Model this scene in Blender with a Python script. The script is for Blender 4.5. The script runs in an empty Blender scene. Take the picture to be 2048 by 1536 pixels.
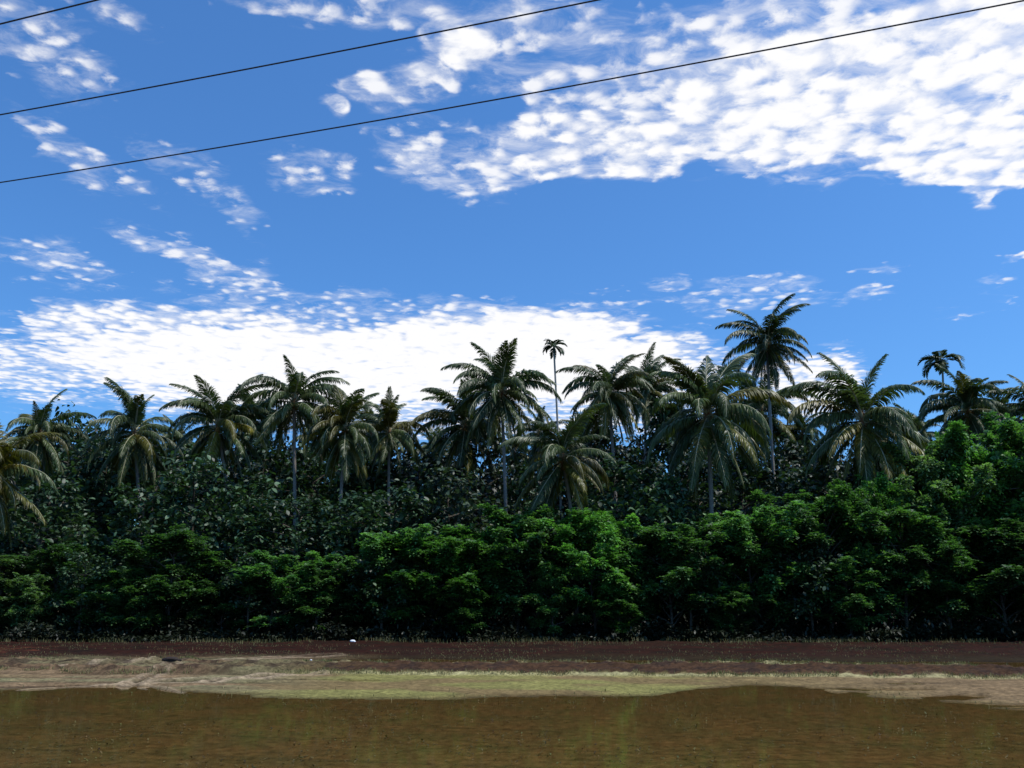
import bpy, math
import numpy as np
R = math.radians
rng = np.random.default_rng(11)
S = bpy.context.scene
C = S.collection

# ------------------------------------------------------------------ camera
F = 1774.0                      # focal length in photo pixels (2048 wide)
HC = 1.6                        # eye height above the water
PITCH = math.atan(450.0 / F)
cam = bpy.data.cameras.new('camera'); camo = bpy.data.objects.new('camera', cam); C.objects.link(camo)
camo.location = (0, 0, HC); camo.rotation_euler = (math.pi / 2 + PITCH, 0, 0)
cam.sensor_width = 36; cam.lens = 36 * F / 2048; cam.clip_end = 6000; cam.clip_start = 0.1
S.camera = camo
cp, sp = math.cos(PITCH), math.sin(PITCH)

def ray(px, py):
    a = (px - 1024) / F; b = (768 - py) / F
    return np.array([a, cp - b * sp, sp + b * cp])
def at(px, py, Y):
    d = ray(px, py); return np.array([0, 0, HC]) + d * (Y / d[1])
def ground_hit(px, py, z=0.0):
    d = ray(px, py); t = (z - HC) / d[2]; return d[0] * t, d[1] * t

# ------------------------------------------------------------------ mesh helpers
def mesh_from(name, V, Fq, Ft=None, smooth=False):
    """V (n,3); Fq (m,4) quads; Ft (k,3) tris"""
    me = bpy.data.meshes.new(name)
    V = np.asarray(V, dtype=np.float32)
    Fq = np.zeros((0, 4), np.int32) if Fq is None else np.asarray(Fq, np.int32).reshape(-1, 4)
    Ft = np.zeros((0, 3), np.int32) if Ft is None else np.asarray(Ft, np.int32).reshape(-1, 3)
    nq, nt = len(Fq), len(Ft)
    me.vertices.add(len(V)); me.vertices.foreach_set('co', V.ravel())
    me.loops.add(nq * 4 + nt * 3)
    me.loops.foreach_set('vertex_index', np.concatenate([Fq.ravel(), Ft.ravel()]))
    me.polygons.add(nq + nt)
    st = np.concatenate([np.arange(nq) * 4, nq * 4 + np.arange(nt) * 3]).astype(np.int32)
    me.polygons.foreach_set('loop_start', st)
    if smooth: me.polygons.foreach_set('use_smooth', np.ones(nq + nt, bool))
    me.update(calc_edges=True); me.validate()
    return me

class MB:
    def __init__(s): s.V = []; s.Q = []; s.n = 0
    def add(s, V, Q):
        V = np.asarray(V, float).reshape(-1, 3); Q = np.asarray(Q, int).reshape(-1, 4)
        s.V.append(V); s.Q.append(Q + s.n); s.n += len(V)
    def tube(s, pts, rad, k=6):
        pts = np.asarray(pts, float); n = len(pts); rad = np.broadcast_to(rad, (n,))
        t = np.gradient(pts, axis=0); t /= np.linalg.norm(t, axis=1)[:, None] + 1e-9
        ref = np.array([0, 1, 0.3]) if abs(t[0, 1]) < .8 else np.array([1, 0, .3])
        a = np.cross(t, ref); a /= np.linalg.norm(a, axis=1)[:, None] + 1e-9
        b = np.cross(t, a)
        ph = np.arange(k) * 2 * np.pi / k
        V = pts[:, None] + rad[:, None, None] * (np.cos(ph)[None, :, None] * a[:, None] + np.sin(ph)[None, :, None] * b[:, None])
        i = np.arange(n - 1)[:, None] * k; j = np.arange(k)[None]; j2 = (j + 1) % k
        Q = np.stack([i + j, i + j2, i + k + j2, i + k + j], -1).reshape(-1, 4)
        s.add(V.reshape(-1, 3), Q)
    def blob(s, c, r, nu=10, nv=6, jit=0.0):
        u = np.arange(nu) * 2 * np.pi / nu; v = np.linspace(0.02, np.pi - 0.02, nv)
        rr = 1 + jit * rng.standard_normal((nv, nu))
        X = np.stack([rr * np.sin(v)[:, None] * np.cos(u), rr * np.sin(v)[:, None] * np.sin(u), rr * np.cos(v)[:, None] * np.ones(nu)], -1)
        V = np.asarray(c) + X * np.asarray(r)
        i = np.arange(nv - 1)[:, None] * nu; j = np.arange(nu)[None]; j2 = (j + 1) % nu
        s.add(V.reshape(-1, 3), np.stack([i + j, i + nu + j, i + nu + j2, i + j2], -1).reshape(-1, 4))
    def data(s): return np.concatenate(s.V), np.concatenate(s.Q)
    def mesh(s, name, smooth=True): V, Q = s.data(); return mesh_from(name, V, Q, smooth=smooth)

def link(name, me, mat=None, parent=None):
    o = bpy.data.objects.new(name, me); C.objects.link(o)
    if mat is not None and not me.materials: me.materials.append(mat)
    if parent is not None: o.parent = parent
    return o
def thing(name, label, cat, loc, rz=0, group=None):
    o = bpy.data.objects.new(name, None); C.objects.link(o); o.empty_display_size = .3
    o.location = loc; o.rotation_euler = (0, 0, rz); o['label'] = label; o['category'] = cat
    if group: o['group'] = group
    return o
def tag(o, label, cat, group=None, kind=None):
    o['label'] = label; o['category'] = cat
    if group: o['group'] = group
    if kind: o['kind'] = kind
    return o
def hexleaf(P, D, W, N, L, Wd, fold=.25):
    """many folded, pointed leaves at once. P base, D direction, W sideways, N normal (n,3); L,Wd (n,)"""
    n = len(P); L = L[:, None]; Wd = Wd[:, None]
    b0 = P; b1 = P + D * L * .4 + W * Wd * .5 + N * Wd * fold * .5
    b2 = P + D * L * .4 - W * Wd * .5 + N * Wd * fold * .5
    m = P + D * L * .45 - N * Wd * .02
    tip = P + D * L - N * L * .12
    c1 = P + D * L * .75 + W * Wd * .38 + N * Wd * fold * .3 - N * L * .05
    c2 = P + D * L * .75 - W * Wd * .38 + N * Wd * fold * .3 - N * L * .05
    V = np.stack([b0, b1, c1, tip, c2, b2, m], 1).reshape(-1, 3)
    i = np.arange(n)[:, None] * 7
    Q = np.stack([i + np.array([0, 1, 2, 6]), i + np.array([6, 2, 3, 4]), i + np.array([0, 6, 4, 5])], 1).reshape(-1, 4)
    return V, Q
def unit(v): return v / (np.linalg.norm(v, axis=-1, keepdims=True) + 1e-9)

# ------------------------------------------------------------------ materials
def newmat(name):
    m = bpy.data.materials.new(name); m.use_nodes = True
    nt = m.node_tree; nt.nodes.clear(); out = nt.nodes.new('ShaderNodeOutputMaterial')
    return m, nt, out
def N(nt, t, **k):
    n = nt.nodes.new(t)
    for a, b in k.items():
        if a.startswith('i_'): n.inputs[a[2:]].default_value = b
        else: setattr(n, a, b)
    return n
def leafmat(name, c1, c2, trans=.3, rough=.45, spec=.35, objcol=False, tcol=(1.3, 1.5, .6), nscale=.6, varlo=.6, varhi=1.35):
    m, nt, out = newmat(name); L = nt.links.new
    tc = N(nt, 'ShaderNodeTexCoord'); nz = N(nt, 'ShaderNodeTexNoise'); nz.inputs['Scale'].default_value = nscale; nz.inputs['Detail'].default_value = 3
    L(tc.outputs['Object'], nz.inputs['Vector'])
    ramp = N(nt, 'ShaderNodeMapRange'); ramp.inputs[1].default_value = .35; ramp.inputs[2].default_value = .65
    L(nz.outputs['Fac'], ramp.inputs[0])
    mx = N(nt, 'ShaderNodeMix', data_type='RGBA'); mx.inputs[6].default_value = (*c1, 1); mx.inputs[7].default_value = (*c2, 1)
    L(ramp.outputs[0], mx.inputs[0])
    geo = N(nt, 'ShaderNodeNewGeometry'); mr = N(nt, 'ShaderNodeMapRange'); mr.inputs[3].default_value = varlo; mr.inputs[4].default_value = varhi
    L(geo.outputs['Random Per Island'], mr.inputs[0])
    vm = N(nt, 'ShaderNodeVectorMath', operation='SCALE'); L(mx.outputs[2], vm.inputs[0]); L(mr.outputs[0], vm.inputs['Scale'])
    col = vm.outputs[0]
    if objcol:
        oi = N(nt, 'ShaderNodeObjectInfo'); mm = N(nt, 'ShaderNodeVectorMath', operation='MULTIPLY')
        L(col, mm.inputs[0]); L(oi.outputs['Color'], mm.inputs[1]); col = mm.outputs[0]
    p = N(nt, 'ShaderNodeBsdfPrincipled'); p.inputs['Roughness'].default_value = rough
    p.inputs['Specular IOR Level'].default_value = spec
    L(col, p.inputs['Base Color'])
    tr = N(nt, 'ShaderNodeBsdfTranslucent'); tm = N(nt, 'ShaderNodeVectorMath', operation='MULTIPLY'); tm.inputs[1].default_value = tcol
    L(col, tm.inputs[0]); L(tm.outputs[0], tr.inputs['Color'])
    ms = N(nt, 'ShaderNodeMixShader'); ms.inputs[0].default_value = trans
    L(p.outputs[0], ms.inputs[1]); L(tr.outputs[0], ms.inputs[2]); L(ms.outputs[0], out.inputs[0])
    return m
def barkmat(name, c1, c2, scale=6, rings=0):
    m, nt, out = newmat(name); L = nt.links.new
    tc = N(nt, 'ShaderNodeTexCoord'); nz = N(nt, 'ShaderNodeTexNoise'); nz.inputs['Scale'].default_value = scale; nz.inputs['Detail'].default_value = 6
    L(tc.outputs['Object'], nz.inputs['Vector'])
    mx = N(nt, 'ShaderNodeMix', data_type='RGBA'); mx.inputs[6].default_value = (*c1, 1); mx.inputs[7].default_value = (*c2, 1)
    L(nz.outputs['Fac'], mx.inputs[0])
    p = N(nt, 'ShaderNodeBsdfPrincipled'); p.inputs['Roughness'].default_value = .85; p.inputs['Specular IOR Level'].default_value = .2
    L(mx.outputs[2], p.inputs['Base Color'])
    bp = N(nt, 'ShaderNodeBump'); bp.inputs['Strength'].default_value = .6; bp.inputs['Distance'].default_value = .03
    if rings:
        wv = N(nt, 'ShaderNodeTexWave', bands_direction='Z'); wv.inputs['Scale'].default_value = rings; wv.inputs['Distortion'].default_value = 2
        L(tc.outputs['Object'], wv.inputs['Vector']); L(wv.outputs['Fac'], bp.inputs['Height'])
    else: L(nz.outputs['Fac'], bp.inputs['Height'])
    L(bp.outputs[0], p.inputs['Normal']); L(p.outputs[0], out.inputs[0])
    return m

M_frond = leafmat('palm_leaf', (.052, .082, .026), (.088, .112, .038), trans=.26, rough=.42, spec=.4, objcol=True, tcol=(1.2, 1.4, .5), nscale=.9)
M_rib = barkmat('palm_rib', (.26, .25, .15), (.40, .37, .24), 4)
M_ptrunk = barkmat('palm_trunk', (.16, .14, .12), (.34, .30, .26), 5, rings=5)
M_nut = barkmat('coconut_husk', (.10, .09, .02), (.30, .15, .05), 3)
M_fibre = barkmat('crown_fibre', (.12, .06, .03), (.22, .12, .06), 8)
M_areca = leafmat('areca_leaf', (.035, .055, .02), (.055, .08, .03), trans=.2, rough=.4, spec=.4)
M_feather = leafmat('feathery_leaf', (.044, .108, .034), (.115, .215, .066), trans=.36, rough=.5, spec=.25, objcol=True, tcol=(1.1, 1.5, .5), nscale=1.1, varlo=.35, varhi=2.1)
M_broad = leafmat('broad_leaf', (.020, .044, .022), (.046, .080, .036), trans=.18, rough=.48, spec=.35, objcol=True, tcol=(1.2, 1.5, .5), nscale=.5, varlo=.3, varhi=2.2)
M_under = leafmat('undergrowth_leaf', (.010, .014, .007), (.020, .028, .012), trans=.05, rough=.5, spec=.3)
M_bark = barkmat('tree_bark', (.05, .04, .03), (.13, .11, .085), 7)
M_pale = barkmat('pale_bark', (.22, .2, .17), (.42, .39, .34), 5)
M_grass = leafmat('grass_blade', (.14, .15, .05), (.26, .22, .10), trans=.2, rough=.6, spec=.2, tcol=(1, 1.1, .6))

# ------------------------------------------------------------------ terrain
def vnoise(x, y, sc, seed):
    r = np.random.default_rng(seed); G = r.random((256, 256))
    x = np.asarray(x, float) / sc; y = np.asarray(y, float) / sc
    xi = np.floor(x).astype(int); yi = np.floor(y).astype(int); fx = x - xi; fy = y - yi
    fx = fx * fx * (3 - 2 * fx); fy = fy * fy * (3 - 2 * fy)
    g = lambda a, b: G[a % 256, b % 256]
    return (g(xi, yi) * (1 - fx) + g(xi + 1, yi) * fx) * (1 - fy) + (g(xi, yi + 1) * (1 - fx) + g(xi + 1, yi + 1) * fx) * fy
def fbm(x, y, sc, seed, o=4):
    s = 0; a = .5; t = 0
    for k in range(o): s = s + a * vnoise(x, y, sc / 2 ** k, seed + k); t += a; a *= .5
    return s / t
def line(tab):
    P = np.array([ground_hit(a, b) for a, b in tab]); i = np.argsort(P[:, 0]); return P[i, 0], P[i, 1]
def ss(a, b, x): t = np.clip((x - a) / (b - a), 0, 1); return t * t * (3 - 2 * t)
SHORE = line([(0, 1380), (150, 1376), (280, 1371), (330, 1379), (400, 1384), (520, 1396), (700, 1398), (1024, 1395), (1300, 1391), (1400, 1381), (1500, 1371), (1620, 1376), (1700, 1392), (1800, 1396), (1950, 1406), (2048, 1412)])
FL = line([(0, 1345), (200, 1349), (500, 1350), (1024, 1354), (1500, 1356), (2048, 1361)])      # far edge of the mud flat = foot of the bund
BL = line([(0, 1326), (300, 1328), (520, 1333), (1024, 1337), (1500, 1339), (2048, 1342)])       # back edge of the bund
TRACKS = [([(345, 1336), (300, 1358), (262, 1371)], .13), ([(60, 1381), (150, 1376), (262, 1371), (330, 1366), (430, 1364), (560, 1356)], .16), ([(262, 1371), (300, 1376), (345, 1388)], .14),
          ([(160, 1340), (330, 1330), (480, 1322), (660, 1312)], .3), ([(420, 1366), (520, 1358), (640, 1352)], .12)]
TONGUES = [([(1555, 1376), (1700, 1379), (1860, 1380)], .16), ([(1640, 1391), (1720, 1386)], .2), ([(1880, 1396), (1960, 1392)], .2), ([(500, 1366), (620, 1360), (740, 1362)], .12)]
def seg_dist(x, y, pts):
    d = np.full(np.shape(x), 1e9)
    for (x0, y0), (x1, y1) in zip(pts[:-1], pts[1:]):
        dx, dy = x1 - x0, y1 - y0; t = np.clip(((x - x0) * dx + (y - y0) * dy) / (dx * dx + dy * dy), 0, 1)
        d = np.minimum(d, np.hypot(x - x0 - t * dx, y - y0 - t * dy))
    return d
def terrain(x, y):
    x = np.asarray(x, float); y = np.asarray(y, float)
    n1 = fbm(x, y * 1.6, 2.2, 5) - .5; n2 = fbm(x, y, .5, 21, 3) - .5; n3 = fbm(x, y, .12, 31, 2) - .5
    sh = np.interp(x, *SHORE) + (fbm(x, y, 1.3, 77) - .5) * .9
    fl = np.interp(x, *FL) + n1 * .25; bl = np.interp(x, *BL) + n1 * .35
    right = ss(5.5, 8.5, x) * (1 - ss(16, 22, x)); left = 1 - ss(-7, -4, x)
    z = -.075 + .10 * ss(-1.6, .9, y - sh)                                    # bed rises to the flat
    z = z + .020 * n1 + n2 * .026 + (right * .10 + left * .06) * n1 * (ss(-2.5, 0, y - sh))
    z = z + n3 * .022 * ss(-1.5, 1, y - sh)
    rough = ss(-.15, .35, y - fl) * (1 - ss(-.3, .3, y - bl))
    z = z + rough * (.10 + n2 * .16 + n3 * .12 + .03 * np.sin((y - fl) * 3))
    z = z + .10 * np.exp(-((y - bl) / .22) ** 2) * (1 - left * .7) * (.8 + n2)
    z = z + .05 * np.exp(-((y - fl) / .10) ** 2) * (.8 + n2) * (1 - left)
    z = z - .12 * ss(.2, .7, y - bl) * (1 - ss(2.5, 5, y - bl)) * (1 - left)
    z = z + (.13 + .10 * n1) * ss(30.5, 41, y + n1 * 1.2) + n2 * .05 * ss(29, 33, y) + n3 * .05 * ss(29, 33, y)
    z = z + left * ss(0, 1, y - sh) * (1 - ss(28, 31, y)) * .035 * np.sin(y * 5.2 + 6 * n1 + x * .25)
    for pt, w in TRACKS:
        P = [ground_hit(a, b) for a, b in pt]; d = seg_dist(x, y, P)
        z = z + .035 * np.exp(-((d - w * 1.3) / (w * .7)) ** 2) - .04 * np.exp(-(d / (w * .6)) ** 2)
    for pt, w in TONGUES:
        P = [ground_hit(a, b) for a, b in pt]; d = seg_dist(x, y, P) + n2 * .25
        z = z - .13 * np.exp(-(d / w) ** 2)
    z = z + right * (y > 14) * (1 - ss(19.5, 21, y)) * .10 * (fbm(x * .5, y * 2.2, .7, 171, 3) - .5)
    z = z + .25 * (1 - ss(2.2, 4.5, y + n1))                                # bank the photographer stands on
    return z
def hz(x, y): return float(terrain(np.array([x]), np.array([y]))[0])

xs = np.concatenate([-np.geomspace(3000, 32, 26)[:-1], np.arange(-32, 32.01, .11), np.geomspace(32, 3000, 26)[1:]])
ys = np.concatenate([-np.geomspace(400, 2, 14)[:-1], np.arange(-2, 9, .35), np.arange(9, 34, .075), np.arange(34, 48, .2), np.geomspace(48, 4000, 34)])
X, Y = np.meshgrid(xs, ys); Z = terrain(X, Y)
V = np.stack([X, Y, Z], -1).reshape(-1, 3); nx = len(xs); ny = len(ys)
i = np.arange(ny - 1)[:, None] * nx; j = np.arange(nx - 1)[None]
Q = np.stack([i + j, i + j + 1, i + nx + j + 1, i + nx + j], -1).reshape(-1, 4)
gm = mesh_from('ground', V, Q, smooth=True)
# soil colour: a property of each patch of ground
def mixc(c, k, col): return c * (1 - k[..., None]) + np.array(col) * k[..., None]
sh = np.interp(X, *SHORE); fl = np.interp(X, *FL); bl = np.interp(X, *BL)
nA = fbm(X, Y * 1.5, 3.0, 101); nB = fbm(X, Y * 2, .6, 121, 4)
col = np.zeros(X.shape + (3,)) + np.array((.115, .075, .026))
col = mixc(col, ss(.35, .65, nB) * .5, (.08, .075, .022))
flat = ss(-.3, .6, Y - sh + (nA - .5) * .8)
col = mixc(col, flat, (.165, .115, .048))
col = mixc(col, flat * ss(.45, .6, nA) * (1 - ss(4, 9, X)), (.185, .165, .052))
col = mixc(col, flat * ss(5, 10, X), (.175, .115, .058))
leftk = (1 - ss(-7, -3.5, X)) * ss(-.3, .6, Y - sh)
col = mixc(col, leftk * .8, (.17, .11, .062)); col = mixc(col, leftk * ss(.45, .6, fbm(X, Y * 3, 3, 141)) * .8, (.18, .165, .08))
bund = ss(-.1, .3, Y - fl) * (1 - ss(-.2, .4, Y - bl))
col = mixc(col, leftk * .55 * ss(.35, .9, np.sin(Y * 5.2 + 6 * (fbm(X, Y * 1.6, 2.2, 5) - .5) + X * .25 + 2.6)), (.07, .045, .025))
col = mixc(col, bund * (1 - leftk * .7), (.060, .031, .016))
strip = ss(-.1, .5, Y - bl) * (1 - .6 * leftk)
col = mixc(col, strip, (.024, .015, .006)); 
edge = np.exp(-((Y - bl) / .14) ** 2) * .8 + np.exp(-((Y - fl) / .10) ** 2) * .8
col = mixc(col, np.clip(edge * 1.1, 0, 1) * (1 - leftk), (.33, .29, .14))
for pt, w in TRACKS:
    d_ = seg_dist(X, Y, [ground_hit(a, b) for a, b in pt]); col = mixc(col, .8 * np.exp(-(d_ / (w * .7)) ** 2), (.06, .04, .022)); col = mixc(col, .7 * np.exp(-((d_ - w * 1.5) / (w * .6)) ** 2), (.30, .22, .14))
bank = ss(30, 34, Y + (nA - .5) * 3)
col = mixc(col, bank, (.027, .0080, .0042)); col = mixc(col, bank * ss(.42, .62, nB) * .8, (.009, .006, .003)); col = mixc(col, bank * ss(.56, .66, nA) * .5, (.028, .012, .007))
lat = bank * (1 - ss(-20.5, -18.0, X + (nB - .5) * 5)) * (1 - ss(33, 38, Y + (nB - .5) * 6)); col = mixc(col, lat * .8, (.17, .05, .022))
wood = ss(41, 43.5, Y); col = mixc(col, wood, (.03, .018, .01))
far = ss(120, 200, np.hypot(X, Y)); col = mixc(col, far, (.06, .07, .025))
nC = fbm(X, Y, .3, 151, 3); col *= (.55 + .5 * nB + .4 * nC)[..., None]; col *= (.55 + .45 * ss(.0, .022, Z))[..., None]
col = mixc(col, bund * ss(.52, .62, nC) * .8, (.03, .018, .013))
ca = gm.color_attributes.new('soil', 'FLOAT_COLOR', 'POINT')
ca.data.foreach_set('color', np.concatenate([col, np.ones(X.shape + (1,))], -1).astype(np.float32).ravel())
m, nt, out = newmat('soil'); L = nt.links.new
at_ = N(nt, 'ShaderNodeAttribute', attribute_name='soil'); tc = N(nt, 'ShaderNodeTexCoord')
nz = N(nt, 'ShaderNodeTexNoise'); nz.inputs['Scale'].default_value = 9; nz.inputs['Detail'].default_value = 8; nz.inputs['Roughness'].default_value = .7
L(tc.outputs['Object'], nz.inputs['Vector'])
mr = N(nt, 'ShaderNodeMapRange'); mr.inputs[1].default_value = .3; mr.inputs[2].default_value = .7; mr.inputs[3].default_value = .35; mr.inputs[4].default_value = 1.6; L(nz.outputs['Fac'], mr.inputs[0])
vm = N(nt, 'ShaderNodeVectorMath', operation='SCALE'); L(at_.outputs['Color'], vm.inputs[0]); L(mr.outputs[0], vm.inputs['Scale'])
p = N(nt, 'ShaderNodeBsdfPrincipled'); p.inputs['Roughness'].default_value = .95; p.inputs['Specular IOR Level'].default_value = .08; L(vm.outputs[0], p.inputs['Base Color'])
bp = N(nt, 'ShaderNodeBump'); bp.inputs['Strength'].default_value = .6; bp.inputs['Distance'].default_value = .04; L(nz.outputs['Fac'], bp.inputs['Height']); L(bp.outputs[0], p.inputs['Normal'])
L(p.outputs[0], out.inputs[0])
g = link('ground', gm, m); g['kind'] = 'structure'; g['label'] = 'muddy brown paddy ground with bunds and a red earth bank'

# water: one sheet at z = 0, shallow and muddy
m, nt, out = newmat('muddy_water'); L = nt.links.new
tc = N(nt, 'ShaderNodeTexCoord'); mp = N(nt, 'ShaderNodeMapping'); mp.inputs['Scale'].default_value = (1, 1, 1); L(tc.outputs['Object'], mp.inputs['Vector'])
n1 = N(nt, 'ShaderNodeTexNoise'); n1.inputs['Scale'].default_value = 1.1; n1.inputs['Detail'].default_value = 9; n1.inputs['Roughness'].default_value = .68; L(mp.outputs[0], n1.inputs['Vector'])
n2 = N(nt, 'ShaderNodeTexNoise'); n2.inputs['Scale'].default_value = 6; n2.inputs['Detail'].default_value = 6; n2.inputs['Roughness'].default_value = .75; L(mp.outputs[0], n2.inputs['Vector'])
r1 = N(nt, 'ShaderNodeMapRange'); r1.inputs[1].default_value = .38; r1.inputs[2].default_value = .62; L(n1.outputs['Fac'], r1.inputs[0])
mx = N(nt, 'ShaderNodeMix', data_type='RGBA'); mx.inputs[6].default_value = (.116, .060, .018, 1); mx.inputs[7].default_value = (.084, .054, .016, 1); L(r1.outputs[0], mx.inputs[0])
r2 = N(nt, 'ShaderNodeMapRange'); r2.inputs[1].default_value = .32; r2.inputs[2].default_value = .68; r2.inputs[3].default_value = .45; r2.inputs[4].default_value = 1.6; L(n2.outputs['Fac'], r2.inputs[0])
vm = N(nt, 'ShaderNodeVectorMath', operation='SCALE'); L(mx.outputs[2], vm.inputs[0]); L(r2.outputs[0], vm.inputs['Scale'])
p = N(nt, 'ShaderNodeBsdfPrincipled'); p.inputs['Roughness'].default_value = .07; p.inputs['IOR'].default_value = 1.33; p.inputs['Specular IOR Level'].default_value = .5
L(vm.outputs[0], p.inputs['Base Color'])
n3 = N(nt, 'ShaderNodeTexNoise'); n3.inputs['Scale'].default_value = 5; n3.inputs['Detail'].default_value = 5; L(mp.outputs[0], n3.inputs['Vector'])
bp = N(nt, 'ShaderNodeBump'); bp.inputs['Strength'].default_value = .08; bp.inputs['Distance'].default_value = .008; L(n3.outputs['Fac'], bp.inputs['Height']); L(bp.outputs[0], p.inputs['Normal'])
L(p.outputs[0], out.inputs[0])
w = link('water', mesh_from('water', [(-60, -1, 0), (60, -1, 0), (60, 34, 0), (-60, 34, 0)], [(0, 1, 2, 3)]), m)
w['kind'] = 'structure'; w['label'] = 'still shallow muddy brown water in the paddy field'

# ------------------------------------------------------------------ foliage libraries
def frond_mesh(name, e0, drop, seed, L=4.6, npair=100, droopy=.5, lf=.98, half=False):
    r = np.random.default_rng(seed); n = 26; s = np.linspace(0, 1, n)
    ang = e0 - drop * s ** 1.35 - .0
    side = r.normal(0, .10) * s ** 2
    tan = np.stack([np.cos(ang) * np.cos(side), np.sin(side), np.sin(ang)], -1); tan = unit(tan)
    pts = np.concatenate([[[0, 0, 0]], np.cumsum((tan[1:] + tan[:-1]) / 2 * L / (n - 1), 0)])
    mb = MB(); mb.tube(pts, np.interp(s, [0, .12, 1], [.085, .05, .014]), 4)
    nrib = mb.n and sum(len(q) for q in mb.Q)
    u = np.repeat(np.linspace(.13, .995, npair), 2); sg = np.tile([1., -1.], npair)
    u = np.clip(u + r.normal(0, .004, len(u)), .1, 1)
    keep = r.random(len(u)) > .05; u = u[keep]; sg = sg[keep]; k = len(u)
    P = np.stack([np.interp(u, s, pts[:, a]) for a in range(3)], -1)
    T = unit(np.stack([np.interp(u, s, tan[:, a]) for a in range(3)], -1))
    side_v = unit(np.cross(T, np.array([0, 0, 1.]) + 0 * T)) * -1
    up = unit(np.cross(T, side_v)); up *= np.sign(up[:, 2:3] + 1e-6)
    fwd = (np.interp(u, [0, .5, 1], [.35, .75, 2.0]) * (1 + .9 * ss(R(50), R(80), e0)))[:, None] + r.normal(0, .08, (k, 1))
    vup = np.interp(u, [0, .5, 1], [.30, .15, .05])[:, None] + r.normal(0, .10, (k, 1))
    D = unit(side_v * sg[:, None] + T * fwd + up * vup)
    ll = lf * np.interp(u, [.1, .25, .5, .8, 1], [.55, .95, 1, .72, .38]) * (1 + r.normal(0, .07, k))
    dr = (droopy * (1 + r.normal(0, .25, k)))[:, None]
    g = np.array([0, 0, -1.])
    D1 = unit(D + g * dr * .35); D2 = unit(D + g * dr * 1.3); D3 = unit(D * .8 + g * dr * 2.6)
    p0 = P; p1 = p0 + D1 * ll[:, None] * .35; p2 = p1 + D2 * ll[:, None] * .35; p3 = p2 + D3 * ll[:, None] * .30
    Wv = unit(T + up * .25 * r.normal(0, 1, (k, 1)))
    w0 = .042; rows = []
    for pp, ww in ((p0, .6), (p1, 1), (p2, .8), (p3, .12)):
        rows += [pp + Wv * w0 * ww, pp - Wv * w0 * ww]
    Vv = np.stack(rows, 1).reshape(-1, 3); ii = np.arange(k)[:, None] * 8
    Qv = np.concatenate([ii + np.array([0, 1, 3, 2]), ii + np.array([2, 3, 5, 4]), ii + np.array([4, 5, 7, 6])])
    mb.add(Vv, Qv)
    me = mb.mesh(name, smooth=False); me.materials.append(M_frond); me.materials.append(M_rib)
    mi = np.zeros(len(me.polygons), np.int32); mi[:nrib] = 1; me.polygons.foreach_set('material_index', mi)
    return me
ELEV = [84, 73, 60, 45, 30, 14, -2, -20, -38, -55, -70]
LIB = {}
for q, e in enumerate(ELEV):
    for v in range(3):
        drop = R(np.interp(e, [-70, -20, 14, 45, 60, 73, 84], [14, 48, 88, 106, 98, 72, 50])) * (.86 + .2 * v)
        LIB[(q, v)] = frond_mesh('frond', R(e), drop, 500 + q * 7 + v, droopy=[.6, .85, 1.1][v] * (.4 if e > 65 else .75 if e > 50 else 1))
# half-bare old frond with fewer leaflets
BROWN = frond_mesh('frond', R(-62), R(14), 991, npair=40, droopy=1.3, lf=.8)

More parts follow.
